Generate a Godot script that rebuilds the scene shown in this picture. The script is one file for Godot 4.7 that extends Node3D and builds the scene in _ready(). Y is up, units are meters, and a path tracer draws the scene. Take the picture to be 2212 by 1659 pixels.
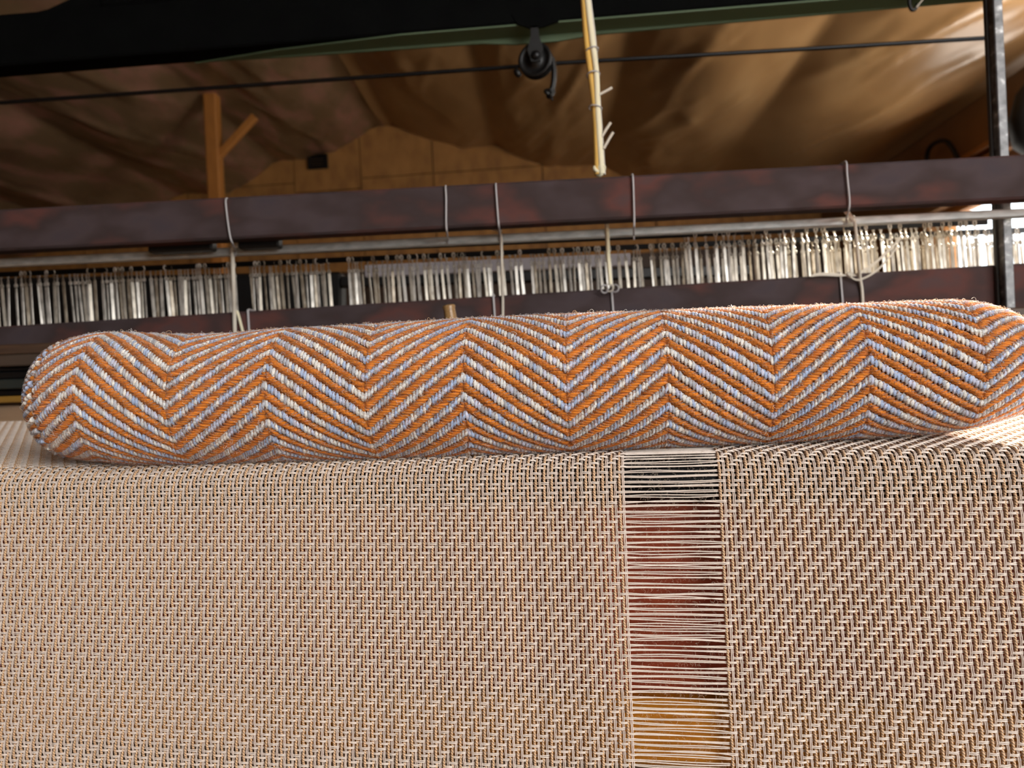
extends Node3D
# A hand loom in a low gabled workshop: woven cloth over the breast beam, a herringbone
# fabric roll lying on it, harness with heddles behind, plastic lined ceiling beyond.

var rng := RandomNumberGenerator.new()
var mats := {}

# ---------------------------------------------------------------- small helpers
class Geo:
	var v := PackedVector3Array()
	var n := PackedVector3Array()
	var c := PackedColorArray()
	var uv := PackedVector2Array()
	var ix := PackedInt32Array()

	func mesh() -> ArrayMesh:
		var a := []
		a.resize(Mesh.ARRAY_MAX)
		a[Mesh.ARRAY_VERTEX] = v
		a[Mesh.ARRAY_NORMAL] = n
		if c.size() == v.size():
			a[Mesh.ARRAY_COLOR] = c
		if uv.size() == v.size():
			a[Mesh.ARRAY_TEX_UV] = uv
		a[Mesh.ARRAY_INDEX] = ix
		var m := ArrayMesh.new()
		m.add_surface_from_arrays(Mesh.PRIMITIVE_TRIANGLES, a)
		return m

	func tri(p: Vector3, q: Vector3, r: Vector3, col := Color.WHITE) -> void:
		# flat triangle, seen from the side where p, q, r run anticlockwise
		var nn := (q - p).cross(r - p).normalized()
		var b := v.size()
		for w: Vector3 in [p, q, r]:
			v.append(w)
			n.append(nn)
			c.append(col)
			uv.append(Vector2(w.x + w.z * 0.7, w.y))
		ix.append(b)
		ix.append(b + 2)
		ix.append(b + 1)

	func quad(p: Vector3, q: Vector3, r: Vector3, s: Vector3, col := Color.WHITE) -> void:
		tri(p, q, r, col)
		tri(p, r, s, col)

	# box with chamfered edges, turned by t
	func box(t: Transform3D, size: Vector3, ch := 0.0, col := Color.WHITE) -> void:
		var h := size * 0.5
		var k := minf(ch, minf(h.x, minf(h.y, h.z)) * 0.9)
		if k <= 0.0:
			k = minf(h.x, minf(h.y, h.z)) * 0.02
		var ax := [Vector3(1, 0, 0), Vector3(0, 1, 0), Vector3(0, 0, 1)]
		for a in 3:
			var u: Vector3 = ax[(a + 1) % 3]
			var w: Vector3 = ax[(a + 2) % 3]
			var hu: float = h[(a + 1) % 3] - k
			var hw: float = h[(a + 2) % 3] - k
			for s: float in [-1.0, 1.0]:
				var o: Vector3 = ax[a] * (h[a] * s)
				var p := [o - u * hu - w * hw, o + u * hu - w * hw, o + u * hu + w * hw, o - u * hu + w * hw]
				if s > 0:
					quad(t * p[0], t * p[1], t * p[2], t * p[3], col)
				else:
					quad(t * p[3], t * p[2], t * p[1], t * p[0], col)
			# edges along axis a
			var ha: float = h[a] - k
			for su: float in [-1.0, 1.0]:
				for sw: float in [-1.0, 1.0]:
					var e1: Vector3 = u * (h[(a + 1) % 3] * su) + w * (hw * sw)
					var e2: Vector3 = u * (hu * su) + w * (h[(a + 2) % 3] * sw)
					var l: Vector3 = ax[a] * ha
					quad_out(t, e1 - l, e2 - l, e2 + l, e1 + l, col)
		for sx: float in [-1.0, 1.0]:
			for sy: float in [-1.0, 1.0]:
				for sz: float in [-1.0, 1.0]:
					var p1 := Vector3(h.x * sx, (h.y - k) * sy, (h.z - k) * sz)
					var p2 := Vector3((h.x - k) * sx, h.y * sy, (h.z - k) * sz)
					var p3 := Vector3((h.x - k) * sx, (h.y - k) * sy, h.z * sz)
					if sx * sy * sz > 0:
						tri(t * p1, t * p2, t * p3, col)
					else:
						tri(t * p1, t * p3, t * p2, col)

	func quad_out(t: Transform3D, p: Vector3, q: Vector3, r: Vector3, s: Vector3, col: Color) -> void:
		var m := (p + q + r + s) * 0.25
		if (q - p).cross(r - p).dot(m) > 0:
			quad(t * p, t * q, t * r, t * s, col)
		else:
			quad(t * s, t * r, t * q, t * p, col)

	# swept round tube through points; rads one per point or a single one
	func tube(pts: PackedVector3Array, rads: PackedFloat32Array, sides: int, col := Color.WHITE, caps := true, turn := 0.0, flat := 1.0) -> void:
		var cnt := pts.size()
		var base := v.size()
		var up := Vector3.ZERO
		var len := 0.0
		for i in cnt:
			var tg := (pts[mini(i + 1, cnt - 1)] - pts[maxi(i - 1, 0)]).normalized()
			if up == Vector3.ZERO:
				up = Vector3(0, 0, 1) if absf(tg.z) < 0.9 else Vector3(1, 0, 0)
			up = (up - tg * up.dot(tg)).normalized()
			var sd := tg.cross(up)
			var r := rads[i] if rads.size() > 1 else rads[0]
			if i > 0:
				len += pts[i].distance_to(pts[i - 1])
			for k in sides + 1:
				var a := TAU * k / sides + turn
				var d := up * cos(a) + sd * sin(a) * flat
				v.append(pts[i] + d * r)
				n.append((up * cos(a) + sd * sin(a) / flat).normalized())
				c.append(col)
				uv.append(Vector2(float(k) / sides, len))
		for i in cnt - 1:
			for k in sides:
				var a := base + i * (sides + 1) + k
				var b := a + sides + 1
				ix.append_array([a, b, a + 1, a + 1, b, b + 1])
		if caps:
			for e: int in [0, cnt - 1]:
				var tg := (pts[1] - pts[0]).normalized() if e == 0 else (pts[cnt - 1] - pts[cnt - 2]).normalized()
				var mid := v.size()
				v.append(pts[e])
				n.append(-tg if e == 0 else tg)
				c.append(col)
				uv.append(Vector2.ZERO)
				for k in sides + 1:
					v.append(v[base + e * (sides + 1) + k])
					n.append(-tg if e == 0 else tg)
					c.append(col)
					uv.append(Vector2.ZERO)
				for k in sides:
					if e == 0:
						ix.append_array([mid, mid + 1 + k, mid + 2 + k])
					else:
						ix.append_array([mid, mid + 2 + k, mid + 1 + k])

	# surface of revolution about local y; prof: (radius, height) from bottom to top
	func lathe(t: Transform3D, prof: PackedVector2Array, sides: int, col := Color.WHITE) -> void:
		var base := v.size()
		var cnt := prof.size()
		for i in cnt:
			var d := prof[mini(i + 1, cnt - 1)] - prof[maxi(i - 1, 0)]
			var nr := Vector2(d.y, -d.x).normalized()
			for k in sides + 1:
				var a := TAU * k / sides
				v.append(t * Vector3(prof[i].x * cos(a), prof[i].y, prof[i].x * sin(a)))
				n.append((t.basis * Vector3(nr.x * cos(a), nr.y, nr.x * sin(a))).normalized())
				c.append(col)
				uv.append(Vector2(float(k) / sides, prof[i].y))
		for i in cnt - 1:
			for k in sides:
				var a := base + i * (sides + 1) + k
				var b := a + sides + 1
				ix.append_array([a, a + 1, b, a + 1, b + 1, b])

	# prism: polygon in the xy plane (anticlockwise seen from +z), from z0 to z1
	func prism(t: Transform3D, poly: PackedVector2Array, z0: float, z1: float, col := Color.WHITE) -> void:
		var p := poly
		if Geometry2D.is_polygon_clockwise(p):
			p.reverse()
		var idx := Geometry2D.triangulate_polygon(p)
		for i in range(0, idx.size(), 3):
			var a := p[idx[i]]
			var b := p[idx[i + 1]]
			var d := p[idx[i + 2]]
			if (b - a).cross(d - a) < 0:
				var s := b
				b = d
				d = s
			tri(t * Vector3(a.x, a.y, z1), t * Vector3(b.x, b.y, z1), t * Vector3(d.x, d.y, z1), col)
			tri(t * Vector3(d.x, d.y, z0), t * Vector3(b.x, b.y, z0), t * Vector3(a.x, a.y, z0), col)
		for i in p.size():
			var a := p[i]
			var b := p[(i + 1) % p.size()]
			quad(t * Vector3(a.x, a.y, z0), t * Vector3(b.x, b.y, z0), t * Vector3(b.x, b.y, z1), t * Vector3(a.x, a.y, z1), col)


func thing(called: String, label: String, category: String, at := Vector3.ZERO, group := "") -> Node3D:
	var o := Node3D.new()
	o.name = called
	add_child(o, true)
	o.position = at
	tag(o, label, category, group)
	return o


func tag(o: Node, label: String, category: String, group := "") -> Node:
	o.set_meta("label", label)
	o.set_meta("category", category)
	if group:
		o.set_meta("group", group)
	return o


# geometry given in world coordinates, hung under parent (a thing) or the root
func obj(called: String, g: Geo, m: Material, parent: Node3D = null, stuff := false) -> MeshInstance3D:
	var o := MeshInstance3D.new()
	o.name = called
	o.mesh = g.mesh()
	o.material_override = m
	if parent:
		parent.add_child(o, true)
		o.position = -parent.position
	else:
		add_child(o, true)
	if stuff:
		o.set_meta("kind", "stuff")
	return o


func struct(called: String, g: Geo, m: Material, label: String, category: String) -> MeshInstance3D:
	var o := obj(called, g, m)
	o.set_meta("kind", "structure")
	tag(o, label, category)
	return o


func xf(at: Vector3, rx := 0.0, ry := 0.0, rz := 0.0) -> Transform3D:
	return Transform3D(Basis.from_euler(Vector3(deg_to_rad(rx), deg_to_rad(ry), deg_to_rad(rz))), at)


func V(a: Array) -> PackedVector3Array:
	return PackedVector3Array(a)


# smooth curve through points
func spline(p: PackedVector3Array, per := 6) -> PackedVector3Array:
	var out := PackedVector3Array()
	for i in p.size() - 1:
		var a := p[maxi(i - 1, 0)]
		var d := p[mini(i + 2, p.size() - 1)]
		for k in per:
			out.append(p[i].cubic_interpolate(p[i + 1], a, d, float(k) / per))
	out.append(p[p.size() - 1])
	return out


func noise_tex(sd: int, freq: float, ramp: Array, size := 512, kind := FastNoiseLite.TYPE_SIMPLEX_SMOOTH, oct := 4, bump := false) -> NoiseTexture2D:
	var f := FastNoiseLite.new()
	f.seed = sd
	f.noise_type = kind
	f.frequency = freq
	f.fractal_octaves = oct
	var t := NoiseTexture2D.new()
	t.width = size
	t.height = size
	t.seamless = true
	t.noise = f
	if ramp.size():
		var gr := Gradient.new()
		var off := PackedFloat32Array()
		var cs := PackedColorArray()
		for i in ramp.size():
			off.append(float(i) / (ramp.size() - 1))
			cs.append(ramp[i])
		gr.offsets = off
		gr.colors = cs
		t.color_ramp = gr
	return t


func mat(col: Color, rough := 0.7, metal := 0.0) -> StandardMaterial3D:
	var m := StandardMaterial3D.new()
	m.albedo_color = col
	m.roughness = rough
	m.metallic = metal
	return m


# coloured by a noise laid through the object on three planes
func noisy(t: Texture2D, scale: Vector3, rough := 0.7, metal := 0.0, bump: Texture2D = null, depth := 0.0) -> StandardMaterial3D:
	var m := mat(Color.WHITE, rough, metal)
	m.albedo_texture = t
	m.uv1_triplanar = true
	m.uv1_world_triplanar = true
	m.uv1_scale = scale
	if bump:
		m.heightmap_enabled = true
		m.heightmap_texture = bump
		m.heightmap_scale = depth
	return m


func yarnmat(rough := 0.85) -> StandardMaterial3D:
	var m := mat(Color.WHITE, rough)
	m.vertex_color_use_as_albedo = true
	m.rim_enabled = true
	m.rim = 0.3
	m.rim_tint = 0.6
	m.metallic_specular = 0.3
	return m


func lin(r: float, g: float, b: float) -> Color:
	return Color(r, g, b).srgb_to_linear()


func area(called: String, at: Vector3, to: Vector3, size: Vector2, energy: float, col: Color) -> void:
	var l := AreaLight3D.new()
	l.name = called
	l.area_size = size
	l.area_normalize_energy = true
	l.light_energy = energy
	l.light_color = col
	l.area_range = 12.0
	l.shadow_enabled = true
	add_child(l, true)
	l.look_at_from_position(at, to, Vector3.UP if absf((to - at).normalized().y) < 0.95 else Vector3.RIGHT)


# ---------------------------------------------------------------- scene
func _ready() -> void:
	rng.seed = 41
	# camera
	var cam := Camera3D.new()
	cam.name = "camera"
	add_child(cam)
	cam.position = Vector3(0, 0.95, 0)
	cam.basis = Basis(Vector3.UP, deg_to_rad(2.9)) * Basis(Vector3.RIGHT, deg_to_rad(1.07)) * Basis(Vector3.BACK, deg_to_rad(-3.2))
	var ca := CameraAttributesPhysical.new()
	ca.frustum_focal_length = 24.073
	ca.frustum_focus_distance = 0.199
	ca.frustum_near = 0.02
	ca.frustum_far = 40.0
	ca.exposure_aperture = 23.0
	cam.attributes = ca
	cam.fov = 53.0
	cam.near = 0.02
	cam.current = true
	# sky and air
	var we := WorldEnvironment.new()
	we.name = "environment"
	var env := Environment.new()
	env.background_mode = Environment.BG_COLOR
	env.background_color = Color(0.93, 0.97, 1.0)
	env.background_energy_multiplier = 4.0
	env.tonemap_mode = Environment.TONE_MAPPER_LINEAR
	env.tonemap_exposure = 1.03
	env.sdfgi_enabled = true
	env.ssao_enabled = true
	env.ssil_enabled = true
	we.environment = env
	add_child(we)
	# sun through the side window, from behind on the right
	var sun := DirectionalLight3D.new()
	sun.name = "sun"
	sun.light_energy = 20.0
	sun.light_color = Color(1.0, 0.95, 0.86)
	sun.light_angular_distance = 0.6
	sun.shadow_enabled = true
	add_child(sun)
	sun.look_at_from_position(Vector3(2, 2, -2), Vector3(2, 2, -2) + Vector3(-1, -0.52, 1.05), Vector3.UP)
	# daylight that comes in through the three windows
	area("window_light_back", Vector3(1.58, 1.41, -2.95), Vector3(0, 1.3, -2.4), Vector2(0.4, 0.4), 0.6, Color(1, 0.97, 0.92))
	area("window_light_side", Vector3(1.58, 1.6, -1.75), Vector3(0.4, 1.9, -2.6), Vector2(0.7, 0.5), 2.1, Color(1, 0.96, 0.9))
	area("window_light_front", Vector3(0.85, 1.33, 0.84), Vector3(0, 0.93, -0.2), Vector2(0.9, 0.8), 2.3, Color(1, 0.98, 0.95))

	materials()
	room()
	background()
	harness()
	heddles()
	cords()
	overhead()
	beam_and_beater()
	cloth()
	fabric_roll()


func materials() -> void:
	var wood_n := noise_tex(3, 0.012, [Color(0.235, 0.21, 0.23), Color(0.265, 0.225, 0.235), Color(0.22, 0.18, 0.18), Color(0.33, 0.21, 0.195), Color(0.27, 0.235, 0.245)])
	mats.dark_wood = noisy(wood_n, Vector3(2.2, 4, 4), 0.85)
	mats.dark_wood.metallic_specular = 0.3
	mats.beam_wood = noisy(noise_tex(8, 0.02, [Color(0.46, 0.17, 0.07), Color(0.54, 0.21, 0.09), Color(0.62, 0.26, 0.1)]), Vector3(6, 30, 30), 0.5)
	mats.orange_wood = noisy(noise_tex(9, 0.02, [Color(0.62, 0.38, 0.06), Color(0.72, 0.46, 0.08), Color(0.78, 0.52, 0.12)]), Vector3(6, 40, 40), 0.5)
	mats.tan_wood = noisy(noise_tex(10, 0.015, [Color(0.5, 0.34, 0.17), Color(0.6, 0.42, 0.21), Color(0.66, 0.47, 0.25)]), Vector3(1.2, 0.6, 1.2), 0.75)
	mats.post_wood = noisy(noise_tex(11, 0.02, [Color(0.62, 0.4, 0.17), Color(0.7, 0.46, 0.2)]), Vector3(4, 0.8, 4), 0.7)
	mats.brown_wood = noisy(noise_tex(12, 0.02, [Color(0.2, 0.14, 0.1), Color(0.3, 0.22, 0.16)]), Vector3(4, 30, 30), 0.6)
	mats.steel = noisy(noise_tex(13, 0.03, [Color(0.6, 0.61, 0.61), Color(0.7, 0.72, 0.72), Color(0.8, 0.81, 0.81)]), Vector3(5, 12, 12), 0.45, 0.25)
	mats.worn_steel = noisy(noise_tex(14, 0.03, [Color(0.12, 0.12, 0.13), Color(0.3, 0.3, 0.31), Color(0.38, 0.38, 0.39), Color(0.8, 0.8, 0.8)]), Vector3(6, 9, 6), 0.4, 0.2)
	mats.dark_steel = mat(Color(0.09, 0.09, 0.1), 0.4, 0.6)
	mats.black_iron = mat(Color(0.035, 0.035, 0.04), 0.45, 0.2)
	mats.shaded_beam_paint = noisy(noise_tex(15, 0.02, [Color(0.02, 0.022, 0.024), Color(0.035, 0.04, 0.04)]), Vector3(3, 3, 3), 0.85)  # the beam's green paint set near black, shade held in the colour
	mats.shaded_beam_paint.metallic_specular = 0.15
	mats.lit_green_paint = mat(Color(0.31, 0.38, 0.28), 0.7)  # the same paint on the lit underside, light put into the colour
	mats.cord = mat(Color(0.78, 0.75, 0.7), 0.9)
	mats.cord_yellow = mat(Color(0.82, 0.66, 0.34), 0.85)
	mats.cord_pale = mat(Color(0.86, 0.83, 0.72), 0.85)
	mats.wire = mat(Color(0.64, 0.63, 0.64), 0.45, 0.1)
	mats.floor = noisy(noise_tex(16, 0.02, [Color(0.3, 0.24, 0.18), Color(0.42, 0.33, 0.25)]), Vector3(0.7, 0.7, 0.7), 0.8)
	mats.wall = noisy(noise_tex(17, 0.01, [Color(0.5, 0.36, 0.22), Color(0.6, 0.44, 0.27)]), Vector3(0.5, 0.5, 0.5), 0.8)
	mats.moulding = mat(Color(0.24, 0.19, 0.15), 0.7)
	mats.reed_metal = mat(Color(0.15, 0.17, 0.16), 0.55, 0.2)
	mats.ochre = mat(Color(0.5, 0.37, 0.12), 0.65)
	mats.black_cloth = mat(Color(0.045, 0.045, 0.05), 0.95)
	mats.flange = mat(Color(0.22, 0.22, 0.22), 0.5, 0.2)
	mats.grey = mat(Color(0.62, 0.6, 0.62), 0.7)


# ---------------------------------------------------------------- room shell
const RX := 1.6
const LX := -3.4
const RIDGE_X := -0.9
const RIDGE_Y := 2.617
const EAVE_Y := 1.95
const ZB := -4.5
const ZF := 0.95


func wall_with_holes(g: Geo, t: Transform3D, w: Vector2, h: Vector2, holes: Array, depth: float) -> void:
	# in local xy; holes are Rect2 side by side along x, sorted
	var x := w.x
	for r: Rect2 in holes:
		if r.position.x > x:
			g.box(t * xf(Vector3((x + r.position.x) / 2, (h.x + h.y) / 2, -depth / 2)), Vector3(r.position.x - x, h.y - h.x, depth))
		var cx := r.position.x + r.size.x / 2
		g.box(t * xf(Vector3(cx, (h.x + r.position.y) / 2, -depth / 2)), Vector3(r.size.x, r.position.y - h.x, depth))
		g.box(t * xf(Vector3(cx, (r.end.y + h.y) / 2, -depth / 2)), Vector3(r.size.x, h.y - r.end.y, depth))
		x = r.end.x
	g.box(t * xf(Vector3((x + w.y) / 2, (h.x + h.y) / 2, -depth / 2)), Vector3(w.y - x, h.y - h.x, depth))


func window(called: String, t: Transform3D, r: Rect2, depth: float, label: String) -> void:
	var o := Node3D.new()
	o.name = called
	add_child(o, true)
	o.set_meta("kind", "structure")
	tag(o, label, "window")
	var g := Geo.new()
	var f := 0.03
	for s: float in [0.0, 1.0]:
		g.box(t * xf(Vector3(r.position.x + f / 2 + s * (r.size.x - f), r.get_center().y, -depth * 0.6)), Vector3(f, r.size.y, 0.05), 0.004)
		g.box(t * xf(Vector3(r.get_center().x, r.position.y + f / 2 + s * (r.size.y - f), -depth * 0.6)), Vector3(r.size.x - 2 * f, f, 0.05), 0.004)
	obj("window_frame", g, mats.post_wood, o)
	var p := Geo.new()
	p.box(t * xf(Vector3(r.get_center().x, r.get_center().y, -depth * 0.6)), Vector3(r.size.x - 2 * f, r.size.y - 2 * f, 0.004))
	var gm := mat(Color(1, 1, 1, 0.04), 0.02)
	gm.transparency = BaseMaterial3D.TRANSPARENCY_ALPHA
	obj("pane", p, gm, o)


func ceiling_y(x: float) -> float:
	return RIDGE_Y - absf(x - RIDGE_X) * (RIDGE_Y - EAVE_Y) / (RX - RIDGE_X)


func room() -> void:
	var g := Geo.new()
	g.box(xf(Vector3((RX + LX) / 2, -0.05, (ZB + ZF) / 2)), Vector3(RX - LX + 0.4, 0.1, ZF - ZB + 0.4))
	struct("floor", g, mats.floor, "worn brown workshop floor under the loom", "floor")
	# right wall with two windows (local x runs towards +z)
	var tr := Transform3D(Basis(Vector3(0, 0, 1), Vector3(0, 1, 0), Vector3(-1, 0, 0)), Vector3(RX, 0, 0))
	var w1 := Rect2(-3.28, 1.2, 0.66, 0.42)
	var w2 := Rect2(-2.15, 1.35, 0.8, 0.52)
	g = Geo.new()
	wall_with_holes(g, tr, Vector2(ZB - 0.1, ZF + 0.1), Vector2(0, 2.02), [w1, w2], 0.12)
	struct("wall_right", g, mats.wall, "tan boarded side wall beyond the steel post on the right", "wall")
	window("window_1", tr, w1, 0.12, "small bright window glimpsed through the heddles beside the steel post")
	window("window_2", tr, w2, 0.12, "side window that lets sunlight onto the end of the roll")
	# front wall behind the camera, with one wide window (local x runs towards -x)
	var tf := Transform3D(Basis(Vector3(-1, 0, 0), Vector3(0, 1, 0), Vector3(0, 0, -1)), Vector3(0, 0, ZF))
	var w3 := Rect2(-1.32, 0.91, 0.95, 0.84)
	g = Geo.new()
	wall_with_holes(g, tf, Vector2(-RX - 0.1, -LX + 0.1), Vector2(0, 2.7), [w3], 0.12)
	struct("wall_front", g, mats.wall, "tan wall behind the viewer", "wall")
	window("window_3", tf, w3, 0.12, "wide window behind the viewer lighting the cloth")
	g = Geo.new()
	g.box(xf(Vector3(LX - 0.06, 1.0, (ZB + ZF) / 2)), Vector3(0.12, 2.04, ZF - ZB + 0.2))
	struct("wall_left", g, mats.wall, "tan side wall out of sight on the left", "wall")
	# gable wall with its boards
	g = Geo.new()
	var gable := PackedVector2Array([Vector2(LX - 0.1, 0), Vector2(RX + 0.1, 0), Vector2(RX + 0.1, EAVE_Y + 0.05), Vector2(RIDGE_X, RIDGE_Y + 0.08), Vector2(LX - 0.1, EAVE_Y + 0.05)])
	g.prism(xf(Vector3.ZERO), gable, ZB - 0.12, ZB)
	var wb := struct("wall_back", g, mats.brown_wood, "tan panelled gable end wall under the peak of the ceiling", "wall")
	var edge := [-3.4, -2.75, -2.1, -1.45, -1.05, -0.62, 0.02, 0.66, 1.15, 1.6]
	var row := [0.02, 0.9, 1.75, 2.3, 2.9]
	for i in edge.size() - 1:
		for j in row.size() - 1:
			var q := PackedVector2Array([Vector2(edge[i] + 0.003, row[j]), Vector2(edge[i + 1] - 0.003, row[j]), Vector2(edge[i + 1] - 0.003, row[j + 1] - 0.006), Vector2(edge[i] + 0.003, row[j + 1] - 0.006)])
			if i == 3 and j == 3:
				q[0].y -= 0.06
				q[1].y -= 0.06
			elif i == 3 and j == 2:
				q[2].y -= 0.06
				q[3].y -= 0.06
			var inner := PackedVector2Array([Vector2(LX, 0), Vector2(RX, 0), Vector2(RX, EAVE_Y - 0.01), Vector2(RIDGE_X, RIDGE_Y - 0.01), Vector2(LX, EAVE_Y - 0.01)])
			for c in Geometry2D.intersect_polygons(q, inner):
				var b := Geo.new()
				b.prism(xf(Vector3.ZERO), c, ZB, ZB + 0.02 + rng.randf() * 0.006)
				obj("panel", b, mats.tan_wood if j > 1 else mats.brown_wood, wb)
	# ceilings: slab, purlins along the ridge and the wrinkled plastic sheet under them
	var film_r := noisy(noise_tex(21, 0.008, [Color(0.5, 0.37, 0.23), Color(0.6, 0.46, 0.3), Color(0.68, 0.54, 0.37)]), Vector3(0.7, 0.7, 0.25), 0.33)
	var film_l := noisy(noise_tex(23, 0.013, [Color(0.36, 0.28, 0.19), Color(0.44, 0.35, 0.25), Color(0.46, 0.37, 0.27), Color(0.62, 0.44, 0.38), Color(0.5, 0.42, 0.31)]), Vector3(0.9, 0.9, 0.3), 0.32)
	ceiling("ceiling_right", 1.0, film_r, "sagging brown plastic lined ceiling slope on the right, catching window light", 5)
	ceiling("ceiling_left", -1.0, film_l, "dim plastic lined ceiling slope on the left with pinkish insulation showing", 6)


func ceiling(called: String, side: float, film: Material, label: String, sd: int) -> void:
	var run := Vector2((RX - RIDGE_X) * side, EAVE_Y - RIDGE_Y)
	var wide := run.length()
	var t := Vector3(run.x, run.y, 0) / wide
	var up := Vector3(-t.y * side, t.x * side, 0)
	var g := Geo.new()
	var mid := Vector3(RIDGE_X, RIDGE_Y, 0) + t * (wide / 2 + 0.05) + up * 0.11
	g.box(Transform3D(Basis(t * side, up, Vector3(0, 0, 1)), mid + Vector3(0, 0, (ZB + ZF) / 2)), Vector3(wide + 0.12, 0.1, ZF - ZB + 0.2))
	var o := struct(called, g, mats.brown_wood, label, "ceiling")
	for k in 5:
		var b := Geo.new()
		var at := Vector3(RIDGE_X, RIDGE_Y, 0) + t * (0.06 + k * (wide - 0.1) / 4) + up * 0.036
		b.box(Transform3D(Basis(t * side, up, Vector3(0, 0, 1)), at + Vector3(0, 0, (ZB + ZF) / 2)), Vector3(0.05, 0.05, ZF - ZB), 0.004)
		obj("purlin", b, mats.brown_wood, o)
	# plastic sheet
	var nz := FastNoiseLite.new()
	nz.seed = sd
	nz.frequency = 1.6
	nz.fractal_octaves = 2
	var wr := FastNoiseLite.new()
	wr.seed = sd + 40
	wr.frequency = 2.4
	wr.fractal_type = FastNoiseLite.FRACTAL_RIDGED
	wr.fractal_octaves = 3
	var nu := 150
	var nv := 190
	var s := Geo.new()
	for i in nu + 1:
		var a := wide * i / nu
		for j in nv + 1:
			var z := lerpf(-1.2, ZB, float(j) / nv) if j > 30 else lerpf(ZF, -1.71, j / 30.0)
			if j > 30:
				z = lerpf(-1.71, ZB, float(j - 30) / (nv - 30))
			var bay := sin(PI * fposmod((a - 0.06) / ((wide - 0.1) / 4), 1.0))
			var d := 0.012 + bay * (0.05 + 0.05 * nz.get_noise_2d(a * 0.6, z * 0.3))
			d += (wr.get_noise_2d(a * 0.45 + z * 0.12, z * 0.16 - a * 0.1) * 0.5 + 0.5) * 0.02 * bay
			d += maxf(0.0, wr.get_noise_2d(a * 0.9 - z * 0.25, z * 0.12 + a * 0.2 + 7.0) - 0.3) * 0.03 * bay
			s.v.append(Vector3(RIDGE_X, RIDGE_Y, z) + t * a - up * (d - 0.012))
	for i in nu + 1:
		for j in nv + 1:
			var k := i * (nv + 1) + j
			var du := s.v[mini(i + 1, nu) * (nv + 1) + j] - s.v[maxi(i - 1, 0) * (nv + 1) + j]
			var dz := s.v[i * (nv + 1) + mini(j + 1, nv)] - s.v[i * (nv + 1) + maxi(j - 1, 0)]
			var nn := du.cross(dz).normalized()
			s.n.append(nn if nn.y < 0 else -nn)
			if i < nu and j < nv:
				var q := k + nv + 1
				if side < 0:
					s.ix.append_array([k, k + 1, q, q, k + 1, q + 1])
				else:
					s.ix.append_array([k, q, k + 1, q, q + 1, k + 1])
	obj("plastic_sheet", s, film, o)


func background() -> void:
	# timber post with its brace
	var o := thing("timber_post", "tan timber post with a slanting brace standing by the gable wall", "post", Vector3(-1.5, 0, -3.5))
	var g := Geo.new()
	g.box(Transform3D(Basis(), Vector3(-1.506, 1.235, -3.5)), Vector3(0.06, 2.47, 0.06), 0.005)
	obj("upright", g, mats.post_wood, o)
	g = Geo.new()
	var a := Vector3(-1.49, 2.15, -3.5)
	var b := Vector3(-1.31, 2.32, -3.5)
	var ang := atan2(b.y - a.y, b.x - a.x)
	g.box(Transform3D(Basis(Vector3.BACK, ang), (a + b) / 2), Vector3(a.distance_to(b) + 0.02, 0.032, 0.032), 0.003)
	obj("brace", g, mats.post_wood, o)
	# dark vent in the wall hatch
	o = thing("wall_vent", "small black vent set in the square panel of the gable wall", "vent", Vector3(-1.3, 2.41, ZB + 0.03))
	g = Geo.new()
	for k in 4:
		g.box(xf(Vector3(-1.3, 2.385 + k * 0.016, ZB + 0.036), 25), Vector3(0.1, 0.012, 0.016), 0.001)
	obj("slats", g, mats.black_iron, o)
	g = Geo.new()
	for s: float in [-1.0, 1.0]:
		g.box(xf(Vector3(-1.3 + s * 0.054, 2.41, ZB + 0.036)), Vector3(0.012, 0.085, 0.022), 0.002)
		g.box(xf(Vector3(-1.3, 2.41 + s * 0.038, ZB + 0.036)), Vector3(0.1, 0.01, 0.022), 0.002)
	obj("frame", g, mats.black_iron, o)
	# wooden strips along the side wall
	for k in 2:
		g = Geo.new()
		g.box(xf(Vector3(RX - 0.012, 1.705 + k * 0.045, -2.85)), Vector3(0.024, 0.022, 0.9), 0.003)
		struct("trim_%d" % (k + 1), g, mats.post_wood, ["lower thin pale wooden strip along the side wall over the window", "upper thin pale wooden strip along the side wall over the window"][k], "trim")
	# dark bag hanging on the wall
	o = thing("hanging_bag", "dark rounded bag hanging at the wall beyond the steel post", "bag", Vector3(1.5, 1.7, -2.3))
	g = Geo.new()
	g.lathe(Transform3D(Basis.from_scale(Vector3(0.75, 1, 1)), Vector3(1.495, 1.57, -2.31)), PackedVector2Array([Vector2(0.001, 0), Vector2(0.07, 0.005), Vector2(0.12, 0.05), Vector2(0.13, 0.12), Vector2(0.1, 0.2), Vector2(0.045, 0.25), Vector2(0.03, 0.27), Vector2(0.04, 0.29), Vector2(0.001, 0.295)]), 24)
	obj("body", g, mats.black_cloth, o)
	g = Geo.new()
	g.tube(spline(V([Vector3(1.495, 1.84, -2.31), Vector3(1.52, 1.89, -2.31), Vector3(1.585, 1.9, -2.31)])), PackedFloat32Array([0.006]), 8)
	obj("strap", g, mats.black_cloth, o)
	# cable arc on the side wall
	g = Geo.new()
	g.tube(spline(V([Vector3(1.57, 1.74, -3.2), Vector3(1.56, 1.84, -3.16), Vector3(1.56, 1.86, -3.09), Vector3(1.56, 1.83, -3.0), Vector3(1.57, 1.74, -2.95)])), PackedFloat32Array([0.009]), 8)
	tag(obj("cable", g, mats.black_iron), "dark cable bent in an arc on the side wall near the steel post", "cable")


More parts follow.
